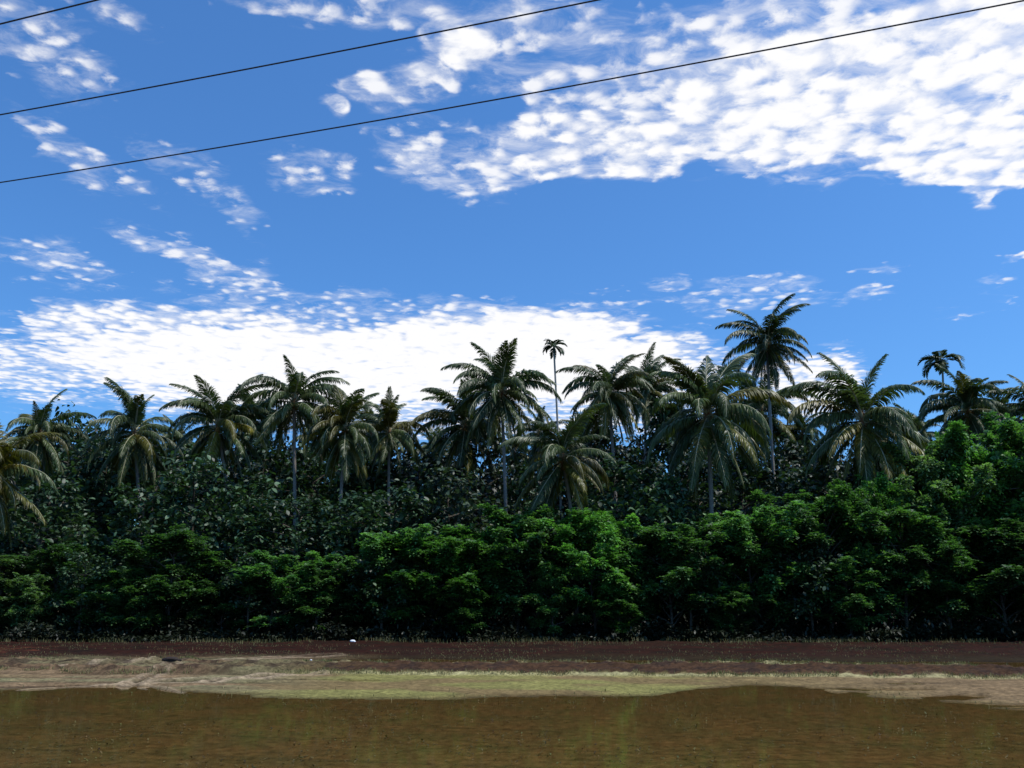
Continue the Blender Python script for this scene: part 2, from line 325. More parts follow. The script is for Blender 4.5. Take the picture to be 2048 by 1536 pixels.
def palm(px, py, Rpx, Y, base_px, label, seed, n=40, tilt=(0, 0), yellow=.05, nuts=True, lightness=1.0, emin=-70, extra=(), hang=1.0):
    r = np.random.default_rng(seed); c = at(px, py, Y); ds = math.hypot(c[1], c[2] - HC)
    sc = (Rpx / F * ds) / 4.35
    b = at(base_px, 1180, Y + r.uniform(-.6, .6)); bx, by = b[0], b[1]; bz = hz(bx, by) - .1
    t = thing('coconut_palm', label, 'palm tree', (bx, by, bz), 0, 'coconut palms above the grove')
    top = c - np.array([bx, by, bz])
    mid = np.array([top[0] * .45 + r.normal(0, .25), top[1] * .45, top[2] * .5])
    s = np.linspace(0, 1, 26)[:, None]
    pts = (1 - s) ** 2 * 0 + 2 * s * (1 - s) * mid + s ** 2 * top
    rad = np.interp(s[:, 0], [0, .06, .3, 1], [.26, .18, .135, .10]) * (1 + .05 * r.normal(size=26)) * max(.85, sc)
    mb = MB(); mb.tube(pts, rad, 9); link('trunk', mb.mesh('trunk'), M_ptrunk, t)
    # fibrous heart where the fronds leave the stem
    mb = MB(); mb.tube([top - (0, 0, .55 * sc), top - (0, 0, .2 * sc), top + (0, 0, .35 * sc), top + (0, 0, .9 * sc)], np.array([.10, .20, .17, .03]) * sc, 8)
    link('crown_shaft', mb.mesh('crown_shaft'), M_fibre, t)
    az0 = r.uniform(0, 6.28)
    for k in range(n):
        f = (k + .5) / n
        e = 86 - (86 - emin) * f ** 1.08 + r.normal(0, 6)
        q = int(np.argmin([abs(e - a) for a in ELEV])); a = az0 + k * 2.39996 + r.normal(0, .34)
        me = LIB[(q, int(r.integers(3)))]
        o = link('frond', me, None, t); o.location = top + (0, 0, (.25 - .45 * f) * sc)
        s1 = sc * (r.uniform(.86, 1.1) if r.random() > .2 else r.uniform(.6, .85)) * (1 if f > .12 else .85)
        s1 *= 1 + .22 * max(0, 1 - f / .4)
        o.scale = (s1, s1, s1); o.rotation_euler = (r.normal(0, .12) + tilt[0], r.normal(0, .06) + tilt[1], a)
        y = r.random(); oldk = max(0, (f - .55) / .45)
        if y < yellow + oldk * .42: cc = np.array([2.4, 1.6, .8]) * r.uniform(.7, 1.2) * (.6 + .4 * oldk)
        else: cc = np.array([1, 1, 1]) * r.uniform(.7, 1.25)
        cc = cc * lightness; o.color = (*cc, 1)
    for (az, e, rel, yl) in extra:                     # fronds the photograph shows in particular places
        q = int(np.argmin([abs(e - a) for a in ELEV])); o = link('frond', LIB[(q, 1)], None, t); o.location = top
        o.scale = (sc * rel,) * 3; o.rotation_euler = (0, 0, R(az))
        o.color = (3.0, 1.9, .7, 1) if yl else (1.1, 1.1, 1.0, 1)
        if yl: o['label'] = 'yellowing old frond'
    if r.random() < .6:
        for q in range(int(r.integers(1, 3))):
            o = link('dead_frond', BROWN, None, t); o.location = top - (0, 0, .3 * sc); s1 = sc * r.uniform(.55, .8)
            o.scale = (s1,) * 3; o.rotation_euler = (0, 0, r.uniform(0, 6.28)); o.color = (3.2, 1.6, .9, 1); o['label'] = 'dry brown hanging frond'
    if nuts:
        mb = MB()
        for q in range(14):
            a = r.uniform(0, 6.28); rr = r.uniform(.18, .4) * sc
            mb.blob(top + np.array([math.cos(a) * rr, math.sin(a) * rr, r.uniform(-.7, -.15) * sc]), np.array([.12, .12, .15]) * max(sc, .8), 8, 6)
        link('coconut_cluster', mb.mesh('coconut_cluster'), M_nut, t)
    return t

PALMS = [
 # crown x, y, radius px, distance, trunk foot x, label
 (78, 868, 92, 60, 92, 'coconut palm with a grey trunk at the left, just right of the yellow-green hanging fronds'),
 (-22, 955, 135, 52, -10, 'coconut palm cut off by the left edge, with drooping yellow-green fronds'),
 (268, 868, 104, 61, 292, 'coconut palm with upright star-like crown, directly left of the leaning-trunk palm'),
 (436, 852, 112, 58, 496, 'coconut palm with a leaning trunk and a hanging orange-brown frond'),
 (508, 842, 84, 68, 512, 'dark coconut palm half hidden behind the leaning-trunk palm'),
 (588, 806, 112, 59, 592, 'coconut palm with one frond sticking straight up, tallest of the left half'),
 (690, 862, 100, 58, 668, 'bushy coconut palm with a long yellow frond drooping to the left over its pale trunk'),
 (742, 868, 74, 70, 742, 'small far coconut palm squeezed between two bushy palms left of centre'),
 (778, 866, 88, 61, 779, 'coconut palm with thin dark trunk and brown dead fronds, left of the sky gap'),
 (930, 852, 112, 62, 922, 'dark coconut palm crowded against the left side of the tall central palm'),
 (1003, 786, 116, 58, 1016, 'tall central coconut palm with a rounded crown, left of the slim areca palm'),
 (1030, 905, 62, 70, 1034, 'small yellowish coconut palm low behind the tall central palm'),
 (1125, 918, 122, 52, 1150, 'low near coconut palm in the centre, straight below the slim areca palm'),
 (1218, 786, 98, 60, 1240, 'coconut palm with yellow lower fronds, right of the slim areca palm'),
 (1292, 782, 86, 66, 1292, 'coconut palm half hidden at the right shoulder of the palm with yellow lower fronds'),
 (1415, 832, 156, 51, 1420, 'large wide coconut palm with spreading grey-green fronds, left of the tallest palm'),
 (1535, 690, 96, 63, 1572, 'tallest coconut palm, its dark crown standing clear against the blue sky'),
 (1522, 826, 104, 66, 1516, 'lower coconut palm growing behind the trunk of the tallest palm'),
 (1726, 846, 156, 50, 1740, 'large coconut palm with pale arching ribs, standing right of the tallest palm'),
 (1935, 822, 104, 58, 1940, 'coconut palm behind the short areca palm at the right'),
 (2002, 842, 88, 64, 2000, 'far coconut palm between two others near the right edge'),
 (2078, 826, 96, 57, 2082, 'coconut palm cut off by the right edge of the picture'),
 (868, 905, 60, 72, 868, 'small far coconut palm seen in the sky gap left of the dark crowded palm'),
 (190, 902, 60, 72, 190, 'small far coconut palm low between the two leftmost full crowns'),
 (355, 895, 66, 67, 350, 'far dark coconut palm low between the star-crowned palm and the leaning-trunk palm'),
 (640, 880, 66, 67, 640, 'far dark coconut palm low behind the right fronds of the palm with one upright frond'),
 (1078, 868, 60, 68, 1078, 'far coconut palm low at the right shoulder of the tall central palm'),
 (1170, 880, 62, 68, 1172, 'far coconut palm low between the near centre palm and the yellow-fronded one'),
 (1345, 850, 70, 66, 1345, 'far coconut palm low behind the left fronds of the large wide palm'),
 (1605, 870, 72, 66, 1604, 'far coconut palm low in the gap right of the tallest palm'),
 (1835, 872, 72, 67, 1835, 'far coconut palm low behind the right fronds of the palm with pale ribs'),
 (120, 935, 66, 66, 120, 'low dark coconut palm at the left, beneath the grey-trunked palm'),
]
for k, (a, b, rr, d, bx, lab) in enumerate(PALMS):
    kw = {}
    if k == 1: kw = dict(yellow=.7)
    if k == 3: kw = dict(extra=[(-8, 14, 1.1, True), (-95, -55, .8, True)])
    if k == 5: kw = dict(n=30, extra=[(15, 60, 1.0, False), (178, 45, 1.05, False)])
    if k == 6: kw = dict(extra=[(190, 14, 1.0, True)], yellow=.25)
    if k in (7, 8): kw = dict(yellow=.3)
    if k == 18: kw = dict(extra=[(-70, -38, 1.1, True), (-40, -20, 1.1, True)])
    if k == 13: kw = dict(yellow=.2, extra=[(-30, -38, 1.0, True), (-120, -55, 1.0, True)])
    if k == 11: kw = dict(yellow=.6)
    if k == 16: kw = dict(n=38, yellow=.03, lightness=.75)
    if k in (15, 18): kw.update(n=40, lightness=1.15)
    palm(a, b, rr, 48.5 if d in (50, 51) else d - 6 if d < 66 else d, bx, lab, 900 + k * 13 + (5 if k == 15 else 0), **kw)

# areca palms: thin ringed stem, short stiff crown
def areca(px, py, Rpx, Y, base_px, label, seed, n=9):
    r = np.random.default_rng(seed); c = at(px, py, Y); b = at(base_px, 1180, Y); bz = hz(b[0], b[1]) - .1
    sc = Rpx / F * math.hypot(c[1], c[2] - HC) / 1.15
    t = thing('areca_palm', label, 'palm tree', (b[0], b[1], bz), 0, 'slim areca palms')
    top = c - np.array([b[0], b[1], bz]); s = np.linspace(0, 1, 24)[:, None]
    pts = 2 * s * (1 - s) * (top * .5 + np.array([.15, 0, 0])) + s ** 2 * top
    mb = MB(); mb.tube(pts, np.interp(s[:, 0], [0, 1], [.10, .065]), 8); link('trunk', mb.mesh('trunk'), M_pale, t)
    mb = MB(); mb.tube([top - (0, 0, .1), top + (0, 0, .25 * sc), top + (0, 0, .6 * sc)], [.07, .11 * sc, .05 * sc], 8); link('crown_shaft', mb.mesh('crown_shaft'), M_areca, t)
    for k in range(n):
        e = R(75 - 85 * (k / n) + r.normal(0, 6)); a = k * 2.4 + r.normal(0, .2) + seed
        m = 14; ss_ = np.linspace(0, 1, m); ang = e - R(95) * ss_ ** 1.3
        tan = np.stack([np.cos(ang) * math.cos(a), np.cos(ang) * math.sin(a), np.sin(ang)], -1)
        P = np.concatenate([[[0, 0, 0]], np.cumsum(tan[1:] * 1.25 * sc / m, 0)])
        mb = MB(); mb.tube(P, np.linspace(.02, .006, m) * sc, 4)
        q = 26; u = np.repeat(np.linspace(.2, 1, q), 2); sg = np.tile([1., -1], q)
        PP = np.stack([np.interp(u, ss_, P[:, z]) for z in range(3)], -1); T = unit(np.stack([np.interp(u, ss_, tan[:, z]) for z in range(3)], -1))
        sv = unit(np.cross(T, [0, 0, 1.])); D = unit(sv * sg[:, None] + T * .9 + np.array([0, 0, -.35]) + r.normal(0, .08, (2 * q, 3)))
        V_, Q_ = hexleaf(PP, D, T, unit(np.cross(D, T)), .5 * sc * np.interp(u, [.2, .5, 1], [.8, 1, .7]), np.full(2 * q, .11 * sc), .1)
        mb.add(V_, Q_); o = link('frond', mb.mesh('frond', False), M_areca, t); o.location = top + (0, 0, .5 * sc)
    return t
areca(1108, 704, 27, 62, 1128, 'slim areca palm with tiny crown on a thin bare stem against white cloud', 3, n=11)
areca(1885, 740, 44, 56, 1890, 'short areca palm with stiff fan-like crown on a thin stem at the right', 8, n=10)

# ---- broadleaf and feathery trees
def skeleton(r, H, rad, nl, z0, tr=.11, upk=1.0):
    """trunk with limbs; returns MB and limb points (leaf anchors)"""
    mb = MB(); s = np.linspace(0, 1, 10)
    tp = np.stack([np.cumsum(r.normal(0, .05, 10)), np.cumsum(r.normal(0, .05, 10)), s * H * .93], -1); tp -= tp[0]
    mb.tube(tp, np.linspace(tr, .02, 10), 7); anchors = []
    for k in range(nl):
        f = z0 + (1 - z0) * (k + r.random()) / nl; b = np.array([np.interp(f, s, tp[:, a]) for a in range(3)])
        a = k * 2.4 + r.normal(0, .4); ln = (1.35 if r.random() < .15 else 1) * rad * (.35 + .75 * math.sin(math.pi * min(1, (f - z0) / (1 - z0) * .75 + .22))) * r.uniform(.7, 1.15)
        u = np.linspace(0, 1, 7)[:, None]; up = r.uniform(.15, .55) * upk
        pts = b + np.array([math.cos(a), math.sin(a), 0]) * ln * u + np.array([0, 0, 1]) * ln * up * u ** .8 + np.cumsum(r.normal(0, .03, (7, 3)), 0)
        mb.tube(pts, np.linspace(tr * .42, .01, 7), 5)
        for q in (3, 4, 5, 6): anchors.append(pts[q])
        for w in range(3):
            st = pts[int(r.integers(2, 5))]; d = unit(np.array([math.cos(a + r.normal(0, .9)), math.sin(a + r.normal(0, .9)), r.uniform(-.1, .5)]))
            tw = st + d * ln * .42 * u; mb.tube(tw[::2], np.linspace(.022, .006, 4), 4); anchors += [tw[6]]
    return mb, np.array(anchors)
def feathery_crown(seed, H=6., rad=2.1, nl=22, z0=.09, per=8):
    r = np.random.default_rng(seed); mb, A = skeleton(r, H, rad, nl, z0, .09, 1.9)
    # rosettes of feather leaves in flat tiers
    A = A[r.random(len(A)) < .80]; n = len(A) * per; C0 = np.repeat(A, per, 0); sz = np.repeat(r.uniform(.55, 1.45, len(A)), per)[:, None]; ax = np.repeat(r.uniform(0, 6.28, len(A)), per)
    g_ = r.normal(0, 1, (n, 3)) * np.array([.20, .12, .10]) * sz; D0 = g_; C0 = C0 + np.stack([g_[:, 0] * np.cos(ax) - g_[:, 1] * np.sin(ax), g_[:, 0] * np.sin(ax) + g_[:, 1] * np.cos(ax), g_[:, 2] ], -1)
    nl_ = 8; m = n * nl_; base = np.repeat(C0, nl_, 0); a = r.uniform(0, 6.28, m); e = r.normal(.42, .35, m)
    D = np.stack([np.cos(a) * np.cos(e), np.sin(a) * np.cos(e), np.sin(e)], -1); Lr = r.uniform(.2, .40, m)
    Sd = unit(np.cross(D, [0, 0, 1.])); Nn = unit(np.cross(Sd, D))
    Vs = []; 
    for f, ln, w in ((.25, .16, 1), (.25, .16, -1), (.6, .18, 1), (.6, .18, -1), (1, .16, 0)):
        dd = unit(D * .8 + Sd * w + Nn * -.25); P = base + D * (Lr * f)[:, None] - np.array([0, 0, 1]) * (Lr * f * f * .5)[:, None]
        ww = unit(np.cross(dd, Nn)) * .052; P2 = P + dd * ln * .55; P3 = P + dd * ln - np.array([0, 0, .03])
        Vs.append(np.stack([P, P2 + ww, P3, P2 - ww], 1))
    V_ = np.concatenate(Vs, 1).reshape(-1, 3)      # (m, 7*4, 3)
    Q_ = np.arange(len(V_)).reshape(-1, 4)
    return mb.mesh('trunk'), mesh_from('crown', V_, Q_)
def broad_crown(seed, H=9., rad=2.6, nl=20, z0=.22, per=17, leaf=.40):
    r = np.random.default_rng(seed); mb, A = skeleton(r, H, rad, nl, z0, .14)
    n = len(A) * per; P = np.repeat(A, per, 0) + r.normal(0, 1, (n, 3)) * np.array([.30, .30, .26])
    a = r.uniform(0, 6.28, n); e = r.normal(-.25, .4, n)
    D = np.stack([np.cos(a) * np.cos(e), np.sin(a) * np.cos(e), np.sin(e)], -1)
    W = unit(np.cross(D, [0, 0, 1.]) + r.normal(0, .35, (n, 3))); Nn = unit(np.cross(W, D))
    ln = r.uniform(.6, 1.15, n) * leaf; V_, Q_ = hexleaf(P, D, W, Nn, ln, ln * r.uniform(.5, .68, n))
    return mb.mesh('trunk'), mesh_from('crown', V_, Q_)
FEA = [feathery_crown(40 + k, 6., [2.1, 2.5, 1.9, 2.3, 2.0, 2.6, 1.8][k], [24, 28, 22, 26, 25, 28, 22][k]) for k in range(7)]
BRO = [broad_crown(70 + k, 9., [2.5, 2.9, 2.3, 2.7, 3.0][k], [22, 26, 20, 24, 26][k]) for k in range(5)]
for k_, (t_, c_) in enumerate(FEA): t_.materials.append(M_bark); c_.materials.append(M_feather)
for t_, c_ in BRO: t_.materials.append(M_bark); c_.materials.append(M_broad)
TOPZ = {}
for t_, c_ in FEA + BRO:
    co = np.empty(len(c_.vertices) * 3, np.float32); c_.vertices.foreach_get('co', co); TOPZ[c_.as_pointer()] = float(np.percentile(co[2::3], 99.7))
def tree(lib, Hlib, name, cat, px, py, Y, label, group, wide=1.0, color=(1, 1, 1), seed=0):
    r = np.random.default_rng(seed + int(px) * 7 + int(py)); c = at(px, py, Y); z = hz(c[0], c[1]) - .05
    H = c[2] - z
    t = thing(name, label, cat, (c[0], c[1], z), 0, group)
    tm, cm = lib[int(r.integers(len(lib)))]; a = r.uniform(0, 6.28)
    sz = H / (TOPZ[cm.as_pointer()] - .25); sx = ((H / Hlib) ** .5) * wide
    for nm, me in (('trunk', tm), ('crown', cm)):
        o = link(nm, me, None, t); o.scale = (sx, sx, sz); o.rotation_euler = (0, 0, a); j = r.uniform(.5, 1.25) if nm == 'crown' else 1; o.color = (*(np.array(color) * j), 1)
    return t
GF = 'feathery green trees along the edge of the grove'
GB = 'dark broadleaf trees under the palms'
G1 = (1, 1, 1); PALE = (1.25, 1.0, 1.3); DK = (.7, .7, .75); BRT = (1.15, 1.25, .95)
FE = [ # px, top y, distance, wide, colour, label
 (5, 1095, 45.5, 1.1, PALE, 'grey-green feathery tree cut off by the left edge, under the yellow fronds'),
 (62, 1120, 44.2, .8, PALE, 'small pale feathery tree just inside the left edge'),
 (128, 1105, 45.8, .9, DK, 'dim feathery tree straight below the leftmost grey palm trunk'),
 (215, 1120, 44.8, 1.0, G1, 'feathery tree left of the tiered green tree, below the star-crowned palm'),
 (355, 1046, 44.6, 1.1, G1, 'green tree with flat tiers of leaves, tallest feathery tree in the left half'),
 (292, 1142, 43.8, .9, G1, 'low feathery tree at the left foot of the tiered green tree'),
 (452, 1128, 44.6, .95, DK, 'dim feathery tree at the right foot of the tiered green tree'),
 (548, 1108, 44.8, 1.1, G1, 'spreading feathery tree below the palm with the one upright frond'),
 (640, 1135, 44.0, 1.0, G1, 'low feathery tree in front of the pale trunk with the yellow frond'),
 (722, 1098, 45.6, .9, DK, 'greyish feathery tree below the gap between two bushy palms'),
 (800, 1075, 45.0, 1.0, G1, 'feathery tree below the palm with brown dead fronds'),
 (872, 1052, 44.6, 1.1, BRT, 'bright green feathery tree below the dark crowded palm, left of centre'),
 (950, 1030, 45.4, 1.0, BRT, 'bright feathery tree just left of the tall central palm trunk'),
 (1035, 1035, 45.0, 1.0, G1, 'feathery tree just right of the tall central palm trunk'),
 (925, 1135, 43.4, .9, BRT, 'low bright feathery tree nearest the bank, left of the centre line'),
 (1105, 1118, 43.8, .8, G1, 'low feathery tree at the foot of the low near palm'),
 (1185, 1036, 44.6, .9, BRT, 'bright feathery tree with raised tip, right of the low near palm'),
 (1262, 1042, 45.4, 1.0, G1, 'feathery tree below the palm with yellow lower fronds'),
 (1335, 1060, 44.6, 1.0, G1, 'feathery tree below the gap left of the large wide palm'),
 (1408, 1050, 45.2, 1.0, G1, 'feathery tree straight below the large wide palm'),
 (1235, 1150, 43.6, .9, BRT, 'low bright feathery tree nearest the bank, right of the centre line'),
 (1500, 1036, 45.0, 1.0, G1, 'feathery tree left of the foot of the tallest palm'),
 (1570, 1030, 45.6, 1.0, DK, 'dim feathery tree straight below the tallest palm'),
 (1455, 1150, 43.8, .9, G1, 'low feathery tree in front, between the wide palm and the tallest palm'),
 (1640, 1005, 45.2, 1.0, G1, 'feathery tree between the tallest palm and the palm with pale ribs'),
 (1702, 940, 45.2, .55, BRT, 'narrow light green tree rising in front of the palm with pale ribs'),
 (1752, 955, 45.8, .6, BRT, 'narrow light green tree, the right of the pair before the palm with pale ribs'),
 (1790, 1030, 44.6, 1.0, G1, 'rounded feathery tree below the right fronds of the palm with pale ribs'),
 (1690, 1085, 43.9, 1.0, G1, 'low feathery tree at the foot of the narrow pair of trees'),
 (1842, 905, 46.2, .75, PALE, 'tall light green tree at the left end of the high clump on the right'),
 (1905, 866, 46.4, .8, BRT, 'tall light green tree directly below the short areca palm'),
 (1972, 868, 46.2, .8, BRT, 'tall light green tree, highest of the clump left of the right edge'),
 (2045, 848, 45.8, .85, G1, 'tall green tree cut off by the right edge'),
 (1880, 1050, 44.0, 1.0, DK, 'shaded feathery tree under the high clump on the right'),
 (1985, 1030, 44.2, 1.1, DK, 'shaded feathery tree in the bottom right corner of the grove'),
 (2070, 1090, 43.8, 1.0, DK, 'low shaded feathery tree at the right edge'),
]
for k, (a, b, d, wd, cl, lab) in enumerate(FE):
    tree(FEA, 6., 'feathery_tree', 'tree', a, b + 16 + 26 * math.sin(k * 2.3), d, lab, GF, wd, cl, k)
BT = [
 (30, 985, 52, 1.0, G1, 'dark broadleaf tree between the left edge and the leftmost grey palm trunk'),
 (140, 905, 53, 1.0, DK, 'dark broadleaf tree right of the leftmost grey palm trunk'),
 (165, 850, 58, .8, DK, 'dark rounded treetop poking up between the two leftmost full palm crowns'),
 (215, 955, 51, 1.0, G1, 'dark broadleaf tree below the small far palm at the left'),
 (318, 930, 52, 1.0, G1, 'dark glossy tree just right of the star-crowned palm trunk'),
 (395, 975, 50.5, 1.0, G1, 'dark glossy tree left of the leaning palm trunk'),
 (530, 905, 53, .9, DK, 'dark broadleaf tree between the leaning trunk and the palm with the one upright frond'),
 (500, 1010, 49, 1.0, G1, 'lower dark glossy tree at the right of the leaning palm trunk'),
 (630, 940, 52, 1.0, G1, 'dark glossy tree left of the pale trunk with the yellow frond'),
 (735, 955, 51.5, 1.0, G1, 'dark glossy tree between the pale trunk and the thin dark trunk'),
 (838, 950, 51, 1.0, G1, 'dark glossy tree with light-catching leaves left of the dark crowded palm'),
 (900, 985, 49.5, .9, PALE, 'glossy tree with whitish leaf glints under the dark crowded palm'),
 (962, 930, 51.5, .8, PALE, 'glossy tree with whitish leaf glints behind the tall central palm trunk'),
 (1062, 985, 53.5, .9, G1, 'dark glossy tree between the central trunk and the low near palm'),
 (1188, 870, 55, .8, DK, 'dark broadleaf tree left of the trunk with yellow lower fronds'),
 (1285, 905, 54, 1.0, DK, 'dark broadleaf tree right of the small sky gap'),
 (1330, 790, 60, .7, G1, 'high leafy treetop filling the space left of the large wide palm'),
 (1225, 975, 50, 1.0, G1, 'dark glossy tree below the small sky gap'),
 (1370, 965, 53.5, 1.0, DK, 'dark broadleaf tree behind the hanging fronds of the large wide palm'),
 (1480, 955, 52, 1.0, G1, 'dark glossy tree with grey leaf glints left of the tallest palm trunk'),
 (1600, 930, 54, .9, PALE, 'greenish broadleaf tree right of the tallest palm trunk'),
 (1560, 990, 49.5, 1.0, G1, 'lower dark glossy tree at the foot of the tallest palm'),
 (1660, 975, 51, 1.0, DK, 'dark broadleaf tree behind the left fronds of the palm with pale ribs'),
 (1800, 950, 52, 1.0, DK, 'dark broadleaf tree behind the right fronds of the palm with pale ribs'),
 (1900, 930, 53, 1.0, DK, 'dark broadleaf tree hidden behind the high light green clump'),
 (2020, 900, 53, 1.0, DK, 'dark broadleaf tree behind the tree cut off by the right edge'),
 (100, 1010, 49.5, 1.0, G1, 'lower dark broadleaf tree at the foot of the leftmost grey palm trunk'),
 (290, 1020, 48.5, 1.0, G1, 'lower dark glossy tree behind the tiered green tree'),
 (600, 1035, 48, 1.0, G1, 'lower dark glossy tree at the foot of the palm with the one upright frond'),
 (700, 1035, 48, 1.0, G1, 'lower dark glossy tree at the foot of the pale trunk'),
 (790, 1020, 48.5, 1.0, G1, 'lower dark glossy tree at the foot of the thin dark trunk'),
 (175, 1150, 44.2, .8, G1, 'low dark broadleaf bush at the bank edge near the left side'),
 (505, 1140, 44.2, .8, DK, 'low dark broadleaf bush at the bank edge below the leaning palm trunk'),
 (770, 1130, 44.2, .8, G1, 'low dark broadleaf bush at the bank edge right of the plastic bag'),
 (1075, 1090, 45.4, .8, G1, 'low dark broadleaf bush beside the foot of the low near palm'),
 (1375, 1120, 44.4, .8, G1, 'low dark broadleaf bush at the bank edge below the large wide palm'),
 (1610, 1110, 44.4, .8, DK, 'low dark broadleaf bush at the bank edge right of the tallest palm'),
 (1320, 1000, 48.5, 1.0, G1, 'lower dark glossy tree below the left fronds of the large wide palm'),
]
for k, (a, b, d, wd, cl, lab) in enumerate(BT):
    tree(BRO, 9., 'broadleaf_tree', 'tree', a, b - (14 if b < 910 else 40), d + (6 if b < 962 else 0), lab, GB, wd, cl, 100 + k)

# woodland behind: one unbroken mass
def merged(lst, name, mat, kind_label, oname):
    Vs, Qs, n = [], [], 0
    for me, M4 in lst:
        co = np.empty(len(me.vertices) * 3, np.float32); me.vertices.foreach_get('co', co); co = co.reshape(-1, 3)
        vi = np.empty(len(me.loops), np.int32); me.loops.foreach_get('vertex_index', vi)
        sx, sz, a, loc = M4; c, s = math.cos(a), math.sin(a)
        co = co * np.array([sx, sx, sz]); co = np.stack([co[:, 0] * c - co[:, 1] * s, co[:, 0] * s + co[:, 1] * c, co[:, 2]], -1) + loc
        Vs.append(co); Qs.append(vi.reshape(-1, 4) + n); n += len(co)
    o = link(oname, mesh_from(name, np.concatenate(Vs), np.concatenate(Qs)), mat)
    return o
r = np.random.default_rng(5); lst = []
for row, (Yr, pyr) in enumerate([(66, 925), (72, 900), (79, 885), (57, 1100), (69, 1090), (80, 1080)]):
    for px in np.arange(-420, 2480, 88):
        c = at(px + r.uniform(-30, 30), pyr + r.uniform(-12, 45), Yr + r.uniform(-2, 2))
        z = .35; me = BRO[int(r.integers(len(BRO)))][1]; sz = (c[2] - z) / 9
        lst.append((me, (1.15, sz, r.uniform(0, 6.28), np.array([c[0], c[1], z]))))
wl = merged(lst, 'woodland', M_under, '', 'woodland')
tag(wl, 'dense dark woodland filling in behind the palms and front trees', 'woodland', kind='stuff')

# undergrowth: low dark plants under the first trees
n = 90000; r = np.random.default_rng(9)
x = r.uniform(-40, 40, n); y = 41.6 + .9 * fbm(x, x * 0, 1.7, 340) + r.random(n) ** 1.2 * 8
hgt = (.35 + 1.5 * ss(41.0, 46, y)) * (2.6 * fbm(x, y, 2.2, 300) ** 2); z = terrain(x, y) + r.random(n) ** .8 * hgt
a = r.uniform(0, 6.28, n); e = r.normal(.1, .5, n); D = np.stack([np.cos(a) * np.cos(e), np.sin(a) * np.cos(e), np.sin(e)], -1)
W = unit(np.cross(D, [0, 0, 1.]) + r.normal(0, .3, (n, 3))); ln = r.uniform(.10, .28, n)
n2_ = 60000; x2 = r.uniform(-48, 48, n2_); y2 = r.uniform(49.5, 58, n2_); z2 = .3 + r.random(n2_) * (1.6 + 2.6 * fbm(x2, y2, 2.5, 333)); m_ = r.integers(0, n, n2_)
x = np.concatenate([x, x2]); y = np.concatenate([y, y2]); z = np.concatenate([z, z2]); D = np.concatenate([D, D[m_]]); W = np.concatenate([W, W[m_]]); ln = np.concatenate([ln, r.uniform(.25, .5, n2_)])
V_, Q_ = hexleaf(np.stack([x, y, z], -1), D, W, unit(np.cross(W, D)), ln, ln * .45)
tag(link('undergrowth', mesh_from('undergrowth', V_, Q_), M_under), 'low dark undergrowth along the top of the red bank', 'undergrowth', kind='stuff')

# grass fringe on the bunds
r = np.random.default_rng(17); P = []
for tab, wd, cnt in ((BL, .12, 15000), (FL, .07, 9000), (SHORE, .5, 500)):
    x = r.uniform(-20, 20, cnt); y = np.interp(x, *tab) + r.normal(0, wd, cnt); P.append(np.stack([x, y], -1)[fbm(x, y, .8, 51) > .40])
x = r.uniform(-30, 30, 22000); y = r.uniform(27, 42, 22000); k_ = fbm(x, y, 1.5, 61) > .5; P.append(np.stack([x, y], -1)[k_])
x = r.uniform(-30, 30, 6000); y = 40.4 + 2.2 * fbm(x, x * 0, 2.4, 350) + r.normal(0, .3, 6000); P.append(np.stack([x, y], -1)[fbm(x, y, 1.3, 361) > .60])
P = np.concatenate(P); n = len(P); z = terrain(P[:, 0], P[:, 1]); keep = z > -.03; P = P[keep]; z = z[keep]; n = len(P)
B = np.stack([P[:, 0], P[:, 1], z - .005], -1); a = r.uniform(0, 6.28, n); D = unit(np.stack([np.cos(a) * .5, np.sin(a) * .5, np.ones(n)], -1)); W = np.stack([-np.sin(a), np.cos(a), np.zeros(n)], -1)
ln = r.uniform(.03, .10, n) * (1 + 1.6 * (P[:, 1] > 39)); V_, Q_ = hexleaf(B, D, W, unit(np.cross(W, D)), ln, np.full(n, .012), .1)
tag(link('grass', mesh_from('grass', V_, Q_), M_grass), 'short dry grass fringing the mud bunds and the bank', 'grass', kind='stuff')

r = np.random.default_rng(23); n = 15000
x = r.uniform(-13, 13, n); y = 8.5 + 10 * r.random(n) ** 1.15; k_ = (fbm(x, y, 1.1, 401) + .35 * fbm(x, y, .25, 421) > .60 + .012 * (y - 9) + r.normal(0, .07, n)) & (y < np.interp(x, *SHORE) + .3); x = x[k_]; y = y[k_]; n = len(x)
a = r.uniform(0, 6.28, n); e = r.normal(.22, .3, n); D = np.stack([np.cos(a) * np.cos(e), np.sin(a) * np.cos(e), np.sin(e)], -1); W = unit(np.cross(D, [0, 0, 1.])); ln = r.uniform(.02, .06, n)
V_, Q_ = hexleaf(np.stack([x, y, np.full(n, .004)], -1), D, W, unit(np.cross(W, D)), ln, ln * .4)
M_weed = leafmat('water_weed', (.10, .06, .02), (.075, .085, .022), trans=.1, rough=.6, spec=.15, nscale=1.4, varlo=.2, varhi=1.3)
tag(link('water_weeds', mesh_from('water_weeds', V_, Q_), M_weed), 'tiny brown and green weeds floating on the muddy water', 'water weeds', kind='stuff')

